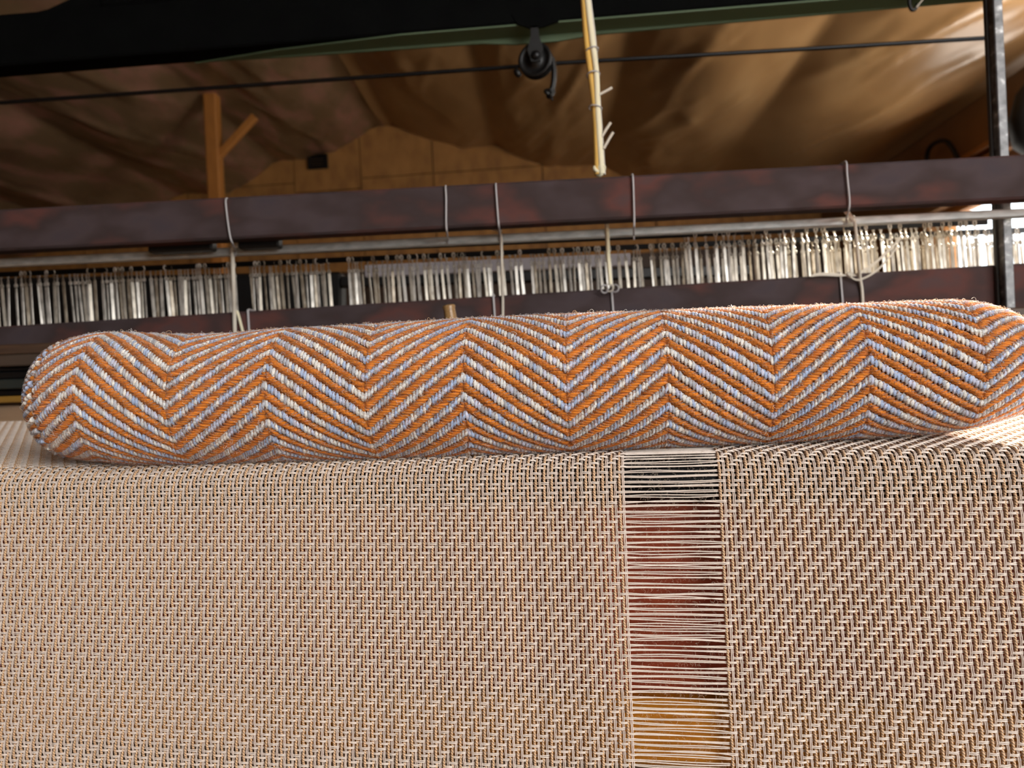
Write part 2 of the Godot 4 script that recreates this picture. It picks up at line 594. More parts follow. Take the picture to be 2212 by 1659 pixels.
# ---------------------------------------------------------------- loom harness
func bar_between(g: Geo, a: Vector3, b: Vector3, hy: float, hz: float, ch: float) -> void:
	var d := b - a
	var x := d.normalized()
	var z := Vector3(0, 0, 1)
	z = (z - x * x.dot(z)).normalized()
	g.box(Transform3D(Basis(x, z.cross(x), z), (a + b) / 2), Vector3(d.length(), hy, hz), ch)


func harness() -> void:
	var g := Geo.new()
	bar_between(g, Vector3(-0.48, 1.0646, -0.426), Vector3(0.31, 1.0516, -0.426), 0.0235, 0.012, 0.0012)
	var o := thing("harness_rail", "dark brown wooden harness rail across the loom, above the heddles", "rail", Vector3(-0.08, 1.05, -0.426))
	obj("rail", g, mats.dark_wood, o)
	for k in 2:
		g = Geo.new()
		var x: float = [-0.209, -0.163][k]
		g.box(xf(Vector3(x, 1.0498 - k * 0.001, -0.436), 0, 0, -1), Vector3([0.038, 0.024][k], 0.009, 0.008), 0.001)
		obj("black_clip", g, mats.black_iron, o)
	g = Geo.new()
	bar_between(g, Vector3(-0.50, 0.9955, -0.466), Vector3(0.33, 0.9948, -0.466), 0.034, 0.012, 0.0012)
	tag(obj("harness_rail", g, mats.dark_wood), "dark brown wooden harness rail just above the fabric roll, below the heddles", "rail")
	# steel bar
	g = Geo.new()
	bar_between(g, Vector3(-0.46, 1.0511, -0.4475), Vector3(0.30, 1.0377, -0.4475), 0.0048, 0.005, 0.0007)
	tag(obj("steel_bar", g, mats.steel), "grey steel bar running just under the upper harness rail", "bar")
	# heddle bars
	for k in 2:
		g = Geo.new()
		var zz: float = [-0.494, -0.478][k]
		var a := Vector3(-0.4305, heddle_y(-0.42, k) + 0.0005, zz)
		var b := Vector3(0.2686 if k else 0.3075, heddle_y(0.262 if k else 0.30, k) + 0.0005, zz)
		bar_between(g, a, b, 0.0034, 0.0012, 0.0003)
		tag(obj("heddle_bar", g, mats.dark_steel), ["dark flat bar carrying the rear row of heddles", "dark flat bar right behind the grey steel bar, carrying the front row of heddles"][k], "bar")
	# dark rear parts of the loom
	g = Geo.new()
	bar_between(g, Vector3(-0.75, 1.0555, -0.612), Vector3(-0.163, 1.0285, -0.612), 0.06, 0.018, 0.002)
	tag(obj("rear_board", g, mats.black_iron), "black board at the rear of the loom behind the heddles on the left", "board")
	g = Geo.new()
	bar_between(g, Vector3(-0.162, 1.0500, -0.606), Vector3(0.16, 1.0390, -0.606), 0.0085, 0.01, 0.001)
	tag(obj("rear_bar", g, mats.black_iron), "thin black bar at the rear of the loom behind the middle heddles", "bar")
	# pale slat behind the middle heddles
	g = Geo.new()
	bar_between(g, Vector3(-0.125, 1.0441, -0.53), Vector3(0.059, 1.0405, -0.53), 0.0085, 0.003, 0.0005)
	tag(obj("grey_slat", g, mats.grey), "pale grey slat behind the heddles at the middle of the harness", "slat")
	# steel post
	o = thing("steel_post", "scuffed steel flat post rising behind the upper harness rail at the right", "post", Vector3(0.265, 0.9, -0.455))
	g = Geo.new()
	g.box(Transform3D(Basis(Vector3.BACK, deg_to_rad(-1.4)), Vector3(0.2657, 1.07, -0.4555)), Vector3(0.0052, 0.42, 0.0075), 0.0005)
	obj("bar", g, mats.worn_steel, o)
	g = Geo.new()
	g.box(Transform3D(Basis(Vector3.BACK, deg_to_rad(-1.4)), Vector3(0.2625, 1.07, -0.4585)), Vector3(0.0018, 0.42, 0.003), 0.0003)
	obj("flange", g, mats.flange, o)


func heddle_y(x: float, row: int) -> float:
	return 1.04584 - 0.02255 * (x + 0.1285) if row == 0 else 1.0415 - 0.0246 * (x - 0.198)


func heddles() -> void:
	# one flat steel heddle: end loop on the bar, twisted neck, ring, blade
	var kinds: Array[Mesh] = []
	for kind in 3:
		var g := Geo.new()
		var ring := PackedVector3Array()
		for k in 13:
			ring.append(Vector3(0.00085 * sin(TAU * k / 12), 0.0016 * cos(TAU * k / 12), 0))
		g.tube(ring, PackedFloat32Array([0.00055]), 6, Color.WHITE, false)
		for s: float in [-1.0, 1.0]:
			var neck := PackedVector3Array()
			for k in 9:
				var a := PI * k / 8.0 * (1.0 + kind * 0.5)
				neck.append(Vector3(s * 0.0004 * cos(a), -0.0016 - 0.0046 * k / 8, s * 0.0004 * sin(a)))
			g.tube(neck, PackedFloat32Array([0.00022]), 5)
		ring = PackedVector3Array()
		for k in 13:
			ring.append(Vector3(0.00075 * sin(TAU * k / 12), -0.0073 + 0.0011 * cos(TAU * k / 12), 0))
		g.tube(ring, PackedFloat32Array([0.0005]), 6, Color.WHITE, false)
		var top: float = [-0.0086, -0.0092, -0.0082][kind]
		var w: float = [0.0019, 0.0016, 0.0021][kind]
		g.box(Transform3D(Basis(Vector3.UP, [0.12, -0.25, 0.3][kind]), Vector3(0, (top - 0.085) / 2, 0)), Vector3(w, 0.085 + top, 0.0005), 0.00018)
		kinds.append(g.mesh())
	var shades: Array[Material] = []
	for k in 3:
		shades.append(noisy(noise_tex(60 + k, 0.03, [[Color(0.55, 0.53, 0.5), Color(0.8, 0.78, 0.75), Color(0.9, 0.88, 0.85)], [Color(0.5, 0.47, 0.43), Color(0.72, 0.69, 0.64), Color(0.85, 0.82, 0.77)], [Color(0.42, 0.38, 0.33), Color(0.62, 0.57, 0.5), Color(0.78, 0.75, 0.7)]][k], 256), Vector3(40, 12, 40), 0.42, 0.35))
	var xs: Array[Vector2] = []   # x, row
	var x := -0.372
	while x < 0.297:
		var gap := (x > -0.1975 and x < -0.188) or (x > -0.1345 and x < -0.127)
		if not gap:
			xs.append(Vector2(x, 0))
		var step := 0.00252
		if x > -0.02 and x < 0.06:
			step = 0.0036
		x += step * (0.45 + rng.randf() * 1.1) if rng.randf() > 0.12 else step * 1.9
	x = 0.085
	while x < 0.256 and xs.size() < 299:
		xs.append(Vector2(x, 1))
		x += 0.0042 * (0.5 + rng.randf())
	for p in xs:
		var row := int(p.y)
		var o := MeshInstance3D.new()
		o.name = "heddle"
		o.mesh = kinds[rng.randi() % 3]
		var sh := rng.randf()
		o.material_override = shades[0 if sh < 0.5 else 1 if sh < 0.8 else 2]
		o.position = Vector3(p.x * 1.025, heddle_y(p.x, row) + 0.0002 * rng.randf(), [-0.494, -0.478][row] + rng.randf_range(-0.0008, 0.0008))
		o.rotation = Vector3(rng.randf_range(-0.02, 0.02), rng.randf_range(-0.35, 0.35), deg_to_rad(rng.randfn(-0.3 + p.x * -1.0, 0.9)) + 0.03)
		add_child(o, true)
		if row == 1:
			tag(o, "steel heddle of the front row, looped on the bar behind the grey steel bar", "heddle", "front row of heddles")
		elif p.x < -0.1975:
			tag(o, "flat steel heddle of the rear row, left of the thick knotted white cord", "heddle", "heddles left of the knotted cord")
		elif p.x < -0.13:
			tag(o, "flat steel heddle in the short bunch just right of the knotted white cord", "heddle", "heddles just right of the knotted cord")
		elif p.x < 0.038:
			tag(o, "flat steel heddle of the rear row, before the pale grey slat", "heddle", "heddles before the grey slat")
		else:
			tag(o, "flat steel heddle of the rear row, between the hanging rope's end and the steel post", "heddle", "heddles between rope and steel post")


func wire(called: String, pts: Array, r: float, m: Material, label: String, cat: String, smooth := true) -> void:
	var g := Geo.new()
	g.tube(spline(V(pts), 5) if smooth else V(pts), PackedFloat32Array([r]), 8)
	tag(obj(called, g, m), label, cat)


func rail_hook(x0: float, y0: float, x1: float, y1: float, label: String) -> void:
	wire("hook_wire", [Vector3(x0, y0 - 0.006, -0.4335), Vector3(x0, y0 + 0.0012, -0.4332), Vector3(x0, y0 + 0.0018, -0.426), Vector3(x0, y0 + 0.0008, -0.4188), Vector3(x0, y0 - 0.006, -0.4186), Vector3(lerpf(x0, x1, 0.8), lerpf(y0, y1, 0.8), -0.4186), Vector3(x1, y1, -0.4215), Vector3(x1 * 1.04, 0.95 + (y1 - 0.95) * 1.01, -0.4415), Vector3(x1 * 1.045, y1 - 0.002, -0.443)], 0.00052, mats.wire, label, "wire")


func knot(g: Geo, at: Vector3, r: float, th: float) -> void:
	# a small overhand knot: a trefoil of cord
	var p := PackedVector3Array()
	for k in 33:
		var a := TAU * k / 32
		p.append(at + Vector3(sin(a) + 2 * sin(2 * a), cos(a) - 2 * cos(2 * a), -sin(3 * a)) * r / 3.0)
	g.tube(p, PackedFloat32Array([th]), 7, Color.WHITE, false)


func cords() -> void:
	rail_hook(-0.1748, 1.0691, -0.1733, 1.0449, "thin wire hooked over the upper rail, dropping to the thick knotted cord")
	rail_hook(-0.0517, 1.0674, -0.0526, 1.0433, "thin wire hooked over the upper rail, ending in a bead at the steel bar")
	rail_hook(-0.0240, 1.0668, -0.0237, 1.0439, "thin wire hooked over the upper rail, dropping to the thin cord with a sideways tail")
	rail_hook(0.0505, 1.0666, 0.0499, 1.0389, "thin wire hooked over the upper rail just right of the hanging rope")
	rail_hook(0.1641, 1.0655, 0.1646, 1.0399, "bent wire hooked over the upper rail, dropping to the cord by the loose white yarn")
	# wires over the lower rail
	var lw := [[-0.1815, "short thin wire over the lower rail beside the knotted white cord"], [-0.0315, "short thin wire over the lower rail, left of the thin white cord near the peg"], [0.0390, "short wire over the lower rail under the rope's end loops"], [0.1725, "short pale wire over the lower rail under the loose white yarn"]]
	for e in lw:
		var xx: float = e[0]
		var yy := 1.01235 - 0.00084 * (xx + 0.086)
		wire("rail_wire", [Vector3(xx, yy - 0.004, -0.4731), Vector3(xx, yy + 0.0002, -0.4727), Vector3(xx, yy + 0.0007, -0.466), Vector3(xx, yy + 0.0002, -0.4595), Vector3(xx, yy - 0.004, -0.4592), Vector3(xx + 0.0004, 0.98, -0.4592)], 0.0007, mats.wire, e[1], "wire")
	# thick cord with knot, left
	var o := thing("knotted_cord", "thick white cord knotted on the steel bar, one tail pointing up right", "cord", Vector3(-0.18, 1.048, -0.441))
	var g := Geo.new()
	knot(g, Vector3(-0.1812, 1.0485, -0.4425), 0.0016, 0.0008)
	obj("knot", g, mats.cord, o)
	g = Geo.new()
	g.tube(spline(V([Vector3(-0.1805, 1.0489, -0.442), Vector3(-0.178, 1.0499, -0.4405), Vector3(-0.1752, 1.0522, -0.44), Vector3(-0.174, 1.0518, -0.44), Vector3(-0.1735, 1.0498, -0.44)])), PackedFloat32Array([0.0009]), 8)
	obj("tail", g, mats.cord, o)
	g = Geo.new()
	g.tube(spline(V([Vector3(-0.1830, 1.0479, -0.4435), Vector3(-0.1833, 1.0412, -0.4445), Vector3(-0.1845, 1.0307, -0.4470), Vector3(-0.1868, 1.0205, -0.4520), Vector3(-0.1891, 1.0128, -0.4572), Vector3(-0.1900, 1.0046, -0.4588), Vector3(-0.1902, 0.9933, -0.4588)])), PackedFloat32Array([0.00125]), 8)
	obj("strand", g, mats.cord, o)
	wire("cord_end", [Vector3(-0.1880, 1.0124, -0.4586), Vector3(-0.1869, 1.0086, -0.4583), Vector3(-0.1853, 1.0009, -0.4583), Vector3(-0.1837, 0.9929, -0.4583)], 0.0009, mats.cord_pale, "short slanting white cord end right beside the thick knotted cord, above the roll", "cord")
	# thin cord, middle
	o = thing("white_string", "thin white string knotted under the third hook wire, hanging past the peg", "cord", Vector3(-0.024, 1.046, -0.442))
	g = Geo.new()
	knot(g, Vector3(-0.0247, 1.0468, -0.4425), 0.0011, 0.00055)
	obj("knot", g, mats.cord, o)
	g = Geo.new()
	g.tube(spline(V([Vector3(-0.0247, 1.0468, -0.442), Vector3(-0.027, 1.0476, -0.4415), Vector3(-0.0292, 1.0483, -0.442)])), PackedFloat32Array([0.0006]), 8)
	obj("tail", g, mats.cord, o)
	g = Geo.new()
	g.tube(spline(V([Vector3(-0.0245, 1.0467, -0.4430), Vector3(-0.0240, 1.0414, -0.4435), Vector3(-0.0248, 1.0259, -0.4470), Vector3(-0.0258, 1.0137, -0.4560), Vector3(-0.0260, 1.0085, -0.4588), Vector3(-0.0266, 0.9975, -0.4590), Vector3(-0.0268, 0.9891, -0.4590)])), PackedFloat32Array([0.0008]), 8)
	obj("strand", g, mats.cord, o)
	# cord, right
	o = thing("tied_cord", "white cord tied around the steel bar behind the loose white yarn", "cord", Vector3(0.174, 1.04, -0.44))
	g = Geo.new()
	knot(g, Vector3(0.1738, 1.0402, -0.4405), 0.0013, 0.0007)
	obj("knot", g, mats.cord, o)
	g = Geo.new()
	g.tube(spline(V([Vector3(0.1738, 1.0402, -0.4405), Vector3(0.1722, 1.0428, -0.44), Vector3(0.1706, 1.0438, -0.44), Vector3(0.1705, 1.0452, -0.44)])), PackedFloat32Array([0.001]), 8)
	obj("tail", g, mats.cord, o)
	g = Geo.new()
	g.tube(spline(V([Vector3(0.1749, 1.0410, -0.4420), Vector3(0.1761, 1.0371, -0.4425), Vector3(0.1775, 1.0284, -0.4450), Vector3(0.1801, 1.0160, -0.4510), Vector3(0.1827, 1.0087, -0.4568), Vector3(0.1841, 1.0008, -0.4588), Vector3(0.1839, 0.9900, -0.4588), Vector3(0.1838, 0.9846, -0.4588)])), PackedFloat32Array([0.00095]), 8)
	obj("strand", g, mats.cord, o)
	# hanging rope, a bundle of strands with cut tails
	o = thing("hanging_rope", "pale rope of bundled cords with cut tails hanging above the rail", "rope", Vector3(0.034, 1.07, -0.437))
	var line := [Vector3(0.0312, 1.2, -0.437), Vector3(0.0323, 1.1743, -0.437), Vector3(0.0333, 1.1502, -0.437), Vector3(0.0342, 1.1315, -0.437), Vector3(0.0347, 1.1076, -0.437), Vector3(0.0346, 1.0740, -0.437)]
	for k in 3:
		g = Geo.new()
		var off: Vector3 = [Vector3(-0.0016, 0, 0.0), Vector3(0.0009, 0, 0.0013), Vector3(0.0019, 0, -0.0008)][k]
		var pts := PackedVector3Array()
		for e in line.size():
			var q: Vector3 = line[e]
			pts.append(q + off * (1.0 if e < 4 else 0.75) + Vector3(0.0004 * sin(e * 2.1 + k * 2.0), 0, 0))
		g.tube(spline(pts), PackedFloat32Array([[0.0019, 0.0017, 0.0013][k]]), 9)
		obj("strand", g, [mats.cord_yellow, mats.cord_pale, mats.cord][k], o)
	var tails := [[Vector3(0.0352, 1.1185, -0.4355), Vector3(0.0405, 1.1206, -0.435), Vector3(0.0438, 1.1222, -0.435)], [Vector3(0.0365, 1.0950, -0.4355), Vector3(0.039, 1.0985, -0.435), Vector3(0.0419, 1.1024, -0.435)], [Vector3(0.0372, 1.0882, -0.4355), Vector3(0.040, 1.0925, -0.435), Vector3(0.0429, 1.0968, -0.435)]]
	for e in tails:
		g = Geo.new()
		g.tube(spline(V(e), 4), PackedFloat32Array([0.0008]), 8)
		obj("cut_tail", g, mats.cord, o)
	for y: float in [1.145, 1.131, 1.112]:
		g = Geo.new()
		var ringp := PackedVector3Array()
		for k in 17:
			ringp.append(Vector3(0.0339 + 0.0036 * cos(TAU * k / 16), y + 0.0009 * sin(TAU * k / 16 + y * 50), -0.437 + 0.0034 * sin(TAU * k / 16)))
		g.tube(ringp, PackedFloat32Array([0.00045]), 6, Color.WHITE, false)
		obj("binding", g, mats.wire, o)
	g = Geo.new()
	knot(g, Vector3(0.0342, 1.0765, -0.4365), 0.0031, 0.0011)
	obj("end_knot", g, mats.cord_pale, o)
	# the cord's lower end among the heddles, with loops
	o = thing("looped_cord", "pale cord below the upper rail ending in small loops at the heddles", "cord", Vector3(0.037, 1.03, -0.455))
	g = Geo.new()
	g.tube(spline(V([Vector3(0.0371, 1.0545, -0.4435), Vector3(0.037, 1.0475, -0.4432), Vector3(0.0372, 1.0415, -0.4445), Vector3(0.0376, 1.03, -0.452), Vector3(0.0381, 1.0135, -0.4545)])), PackedFloat32Array([0.0012]), 8)
	obj("strand", g, mats.cord_pale, o)
	for k in 3:
		g = Geo.new()
		var p := PackedVector3Array()
		for j in 15:
			var a := TAU * j / 14
			p.append(Vector3(0.0345 + k * 0.0031 + 0.002 * cos(a), 1.0118 + 0.0022 * sin(a) - absf(k - 1) * 0.0006, -0.4545 + 0.001 * sin(a + k)))
		g.tube(p, PackedFloat32Array([0.0005]), 6, Color.WHITE, false)
		obj("loop", g, mats.wire if k != 1 else mats.cord, o)
	# loose white yarn draped before the heddles
	o = thing("loose_yarn", "loose white yarn slung slantwise before the heddles at the right", "yarn", Vector3(0.18, 1.01, -0.457))
	for k in 5:
		g = Geo.new()
		var dy := k * 0.0006
		var sag := 0.0035 if k > 2 else 0.0
		g.tube(spline(V([Vector3(0.2085 - k * 0.0004, 1.0335 - dy, -0.4567), Vector3(0.2035, 1.0275 - dy - sag * 0.5, -0.4567), Vector3(0.1925, 1.0180 - dy - sag, -0.4567), Vector3(0.182, 1.0118 - dy - sag * 0.6, -0.4567), Vector3(0.1765, 1.0108 - dy * 0.4, -0.4567), Vector3(0.171, 1.0105 + dy * 0.5, -0.4567), Vector3(0.1605, 1.0115 + dy * 0.6, -0.4567), Vector3(0.155, 1.0112 + dy * 0.3, -0.4567)])), PackedFloat32Array([0.0003]), 6)
		obj("strand", g, mats.cord, o)
	g = Geo.new()
	knot(g, Vector3(0.1768, 1.0110, -0.4564), 0.0013, 0.0007)
	obj("knot", g, mats.cord, o)
	# little hook under the overhead beam with its cord
	o = thing("small_hook", "small black hook under the overhead beam near the steel post", "hook", Vector3(0.2836, 1.22, -0.582))
	g = Geo.new()
	g.tube(spline(V([Vector3(0.2815, 1.236, -0.5815), Vector3(0.2812, 1.226, -0.5815), Vector3(0.2825, 1.2215, -0.5815), Vector3(0.2848, 1.2215, -0.5815), Vector3(0.287, 1.225, -0.5815)])), PackedFloat32Array([0.0014]), 8)
	obj("hook", g, mats.black_iron, o)
	g = Geo.new()
	g.tube(V([Vector3(0.2853, 1.2222, -0.58), Vector3(0.2905, 1.228, -0.577), Vector3(0.2985, 1.237, -0.573)]), PackedFloat32Array([0.0005]), 6)
	obj("cord", g, mats.cord, o)


func overhead() -> void:
	var o := thing("overhead_beam", "dark green beam crossing above the loom, shaded black and lit green in its colour", "beam", Vector3(-0.1, 1.23, -0.59))
	var g := Geo.new()
	g.box(xf(Vector3(-0.22, 1.2533, -0.589)), Vector3(1.2, 0.0405, 0.022), 0.0015)
	obj("body", g, mats.shaded_beam_paint, o)
	g = Geo.new()
	g.box(xf(Vector3(0.033, 1.306, -0.589)), Vector3(0.736, 0.066, 0.0205), 0.002)
	g.prism(xf(Vector3.ZERO), PackedVector2Array([Vector2(-0.392, 1.272), Vector2(-0.334, 1.272), Vector2(-0.334, 1.335), Vector2(-0.342, 1.292), Vector2(-0.358, 1.281), Vector2(-0.376, 1.2745)]), -0.5992, -0.5788)
	obj("upper_plate", g, mats.shaded_beam_paint, o)
	g = Geo.new()
	g.prism(xf(Vector3.ZERO), PackedVector2Array([Vector2(-0.30, 1.2345), Vector2(0.36, 1.2345), Vector2(0.36, 1.2325), Vector2(0.12, 1.2305), Vector2(0.05, 1.2297), Vector2(0.02, 1.2268), Vector2(-0.012, 1.2268), Vector2(-0.04, 1.2297), Vector2(-0.2, 1.2315)]), -0.6005, -0.5985)
	g.prism(Transform3D(Basis(Vector3.RIGHT, Vector3.BACK, Vector3.DOWN), Vector3.ZERO), PackedVector2Array([Vector2(-0.27, -0.5992), Vector2(-0.2, -0.588), Vector2(-0.1, -0.5795), Vector2(0.36, -0.579), Vector2(0.36, -0.5992)]), -1.2333, -1.2321)  # brighter green tapers off to imitate light fading to the left
	obj("lit_green_edge", g, mats.lit_green_paint, o)
	g = Geo.new()
	g.prism(xf(Vector3.ZERO), PackedVector2Array([Vector2(-0.014, 1.24), Vector2(0.026, 1.24), Vector2(0.021, 1.2318), Vector2(0.009, 1.2285), Vector2(-0.001, 1.2285), Vector2(-0.01, 1.2325)]), -0.579, -0.5772)
	obj("hanger_plate", g, mats.shaded_beam_paint, o)
	# pulley
	o = thing("pulley", "black pulley hanging from the middle of the overhead beam", "pulley", Vector3(0.0015, 1.207, -0.584))
	var c := Vector3(0.0025, 1.2065, -0.585)
	var tz := Transform3D(Basis(Vector3.RIGHT, PI / 2) * Basis(Vector3.BACK, 0.25), c)
	g = Geo.new()
	g.lathe(tz, PackedVector2Array([Vector2(0.0005, -0.0042), Vector2(0.0125, -0.0042), Vector2(0.0132, -0.0036), Vector2(0.0132, -0.0022), Vector2(0.0108, 0.0), Vector2(0.0132, 0.0022), Vector2(0.0132, 0.0036), Vector2(0.0125, 0.0042), Vector2(0.0105, 0.0044), Vector2(0.0098, 0.003), Vector2(0.005, 0.003), Vector2(0.0046, 0.006), Vector2(0.0005, 0.0066)]), 36)
	obj("wheel", g, mats.black_iron, o)
	g = Geo.new()
	g.prism(xf(Vector3.ZERO), PackedVector2Array([Vector2(0.0, 1.2300), Vector2(0.0055, 1.23), Vector2(0.006, 1.222), Vector2(0.0085, 1.212), Vector2(0.006, 1.203), Vector2(-0.001, 1.203), Vector2(-0.0035, 1.212), Vector2(-0.0005, 1.222)]), -0.5792, -0.5772)
	obj("strap", g, mats.black_iron, o)
	g = Geo.new()
	g.lathe(Transform3D(Basis(Vector3.RIGHT, PI / 2), Vector3(0.0025, 1.2075, -0.5775)), PackedVector2Array([Vector2(0.0036, 0.0), Vector2(0.0036, 0.0012), Vector2(0.0026, 0.0028), Vector2(0.0004, 0.0032)]), 16)
	obj("axle_nut", g, mats.dark_steel, o)
	g = Geo.new()
	g.lathe(Transform3D(Basis(Vector3.BACK, 0.5), Vector3(-0.0122, 1.1985, -0.585)), PackedVector2Array([Vector2(0.0003, -0.0035), Vector2(0.0022, -0.003), Vector2(0.0027, 0.0), Vector2(0.002, 0.003), Vector2(0.0003, 0.0036)]), 14)
	obj("knob", g, mats.black_iron, o)
	g = Geo.new()
	g.tube(spline(V([Vector3(0.0150, 1.2075, -0.585), Vector3(0.0158, 1.1985, -0.585), Vector3(0.015, 1.19, -0.585), Vector3(0.0136, 1.184, -0.585), Vector3(0.0128, 1.1795, -0.585)])), PackedFloat32Array([0.0021]), 8)
	obj("cord", g, mats.black_iron, o)
	g = Geo.new()
	knot(g, Vector3(0.0115, 1.1812, -0.585), 0.0032, 0.0016)
	g.tube(spline(V([Vector3(0.0122, 1.181, -0.585), Vector3(0.0128, 1.178, -0.585), Vector3(0.0132, 1.1752, -0.585)]), 4), PackedFloat32Array([0.0008]), 6)
	obj("cord_knot", g, mats.black_iron, o)
	# thin rod
	g = Geo.new()
	g.tube(spline(V([Vector3(-0.7, 1.2228, -0.62), Vector3(-0.448, 1.2218, -0.62), Vector3(-0.2495, 1.2203, -0.62), Vector3(-0.0155, 1.2185, -0.62), Vector3(0.0202, 1.2187, -0.62), Vector3(0.2025, 1.2149, -0.62), Vector3(0.362, 1.2121, -0.62)])), PackedFloat32Array([0.00165]), 10)
	tag(obj("thin_rod", g, mats.dark_steel), "thin dark rod spanning the loom behind the pulley", "rod")


# ---------------------------------------------------------------- beater and breast beam
const BEND := 0.007
var cx_ := Vector3(0.99246, -0.02010, 0.12090)   # along the width of the cloth
var cd_ := Vector3(-0.0245, -0.9981, 0.0561)     # down the hanging face
var cn_ := Vector3.ZERO                          # out towards the viewer
var co_ := Vector3(0.0176, 0.9344, -0.1965)      # top of the hanging face at the gap's left edge
const RISE := 0.155                              # how far the bend turns past level


func beam_and_beater() -> void:
	cx_ = cx_.normalized()
	cd_ = (cd_ - cx_ * cd_.dot(cx_)).normalized()
	cn_ = cd_.cross(cx_).normalized()
	if cn_.z < 0:
		cn_ = -cn_
	var b := Basis(cx_, -cd_, cn_)
	var mid := co_ + cx_ * -0.04
	# breast beam under the cloth
	var o := thing("breast_beam", "red brown wooden breast beam glimpsed through the open strip of the cloth", "beam", mid + cd_ * 0.1)
	var g := Geo.new()
	var p := PackedVector3Array()
	for k in 2:
		p.append(co_ + cd_ * BEND - cn_ * BEND + cx_ * (-0.24 + k * 0.39))
	g.tube(p, PackedFloat32Array([BEND - 0.0008]), 40)
	obj("steel_roller", g, mats.dark_steel, o)
	g = Geo.new()
	g.box(Transform3D(b, mid + cd_ * 0.0365 - cn_ * 0.028), Vector3(0.39, 0.052, 0.04), 0.002)
	obj("face_board", g, mats.beam_wood, o)
	g = Geo.new()
	g.box(Transform3D(b, mid + cd_ * 0.0700 - cn_ * 0.0245), Vector3(0.39, 0.0165, 0.042), 0.002)
	obj("lower_board", g, mats.orange_wood, o)
	# beater
	o = thing("beater", "dark layered wooden beater standing behind the fabric roll", "beater", Vector3(-0.03, 0.96, -0.385))
	var lay := [[0.9935, 0.0055, 0.0, "brown"], [0.988, 0.0060, 0.0012, "pale"], [0.982, 0.0025, -0.003, "black"], [0.9795, 0.0040, -0.001, "black"], [0.9755, 0.0052, 0.0005, "steel"], [0.9703, 0.0034, -0.003, "black"], [0.9669, 0.0036, 0.001, "ochre"]]
	for e in lay:
		g = Geo.new()
		var yc: float = e[0] - e[1] / 2
		var dz: float = e[2]
		bar_between(g, Vector3(-0.40, yc + 0.0017, -0.388 + dz / 2), Vector3(0.275, yc - 0.0145, -0.388 + dz / 2), e[1] - 0.0002, 0.014 + dz, 0.0006)
		obj({"brown": "cap", "pale": "moulding", "black": "groove", "steel": "reed_bar", "ochre": "sill"}[e[3]], g, {"brown": mats.brown_wood, "pale": mats.moulding, "black": mats.black_iron, "steel": mats.reed_metal, "ochre": mats.ochre}[e[3]], o)
	# lower batten under the warp
	g = Geo.new()
	bar_between(g, Vector3(-0.40, 0.944, -0.388), Vector3(0.275, 0.928, -0.388), 0.03, 0.014, 0.001)
	obj("batten", g, mats.brown_wood, o)
	# peg on the beater
	g = Geo.new()
	g.lathe(xf(Vector3(-0.0478, 0.9842, -0.386), 0, 0, 6), PackedVector2Array([Vector2(0.0002, -0.001), Vector2(0.0046, -0.001), Vector2(0.0046, 0.002), Vector2(0.0038, 0.005), Vector2(0.0031, 0.0085), Vector2(0.003, 0.0125), Vector2(0.0034, 0.0138), Vector2(0.003, 0.0146), Vector2(0.0002, 0.0148)]), 20)
	tag(obj("wooden_peg", g, noisy(noise_tex(70, 0.03, [Color(0.4, 0.28, 0.15), Color(0.7, 0.58, 0.4)]), Vector3(40, 90, 40), 0.35)), "short pale wooden peg showing above the fabric roll", "peg")


# ---------------------------------------------------------------- the woven cloth
const END := 0.00107     # from warp end to warp end
const PICK := 0.001262   # from weft to weft
const GAP := 0.0225
const ROLL_SHIFT := Vector3(0, -0.0010, 0.0022)


func cloth_at(t: float) -> Array:
	# point (s = 0) and outward normal at distance t down the face; negative t runs over the beam and back
	var o := co_ + cd_ * BEND
	var full := PI / 2 - RISE
	var c := o - cn_ * BEND
	if t >= 0:
		return [o + cd_ * t, cn_]
	var a := -t / BEND
	if a < full:
		var nn := cn_ * cos(a) - cd_ * sin(a)
		return [c + nn * BEND, nn]
	var ne := cn_ * cos(full) - cd_ * sin(full)
	var bk := -cn_ * sin(full) - cd_ * cos(full)
	return [c + ne * BEND + bk * (-t - full * BEND), ne]


func weave(ph: float) -> float:
	return clampf(-1.5 * cos((ph - 0.5) * PI / 2), -1.0, 1.0)


# a thread through points; fast version without caps, smooth
func yarn(g: Geo, p: PackedVector3Array, up: PackedVector3Array, r: float, sides: int, col: Color) -> void:
	var cnt := p.size()
	var base := g.v.size()
	var cs := PackedFloat32Array()
	var sn := PackedFloat32Array()
	for k in sides:
		cs.append(cos(TAU * k / sides))
		sn.append(sin(TAU * k / sides))
	var len := 0.0
	for i in cnt:
		var tg := p[mini(i + 1, cnt - 1)] - p[maxi(i - 1, 0)]
		var sd := tg.cross(up[i]).normalized()
		var u := sd.cross(tg).normalized()
		for k in sides:
			var d := u * cs[k] + sd * sn[k]
			g.v.append(p[i] + d * r)
			g.n.append(d)
			g.c.append(col)
	for i in cnt - 1:
		for k in sides:
			var a := base + i * sides + k
			var a2 := base + i * sides + (k + 1) % sides
			g.ix.append(a)
			g.ix.append(a + sides)
			g.ix.append(a2)
			g.ix.append(a2)
			g.ix.append(a + sides)
			g.ix.append(a2 + sides)


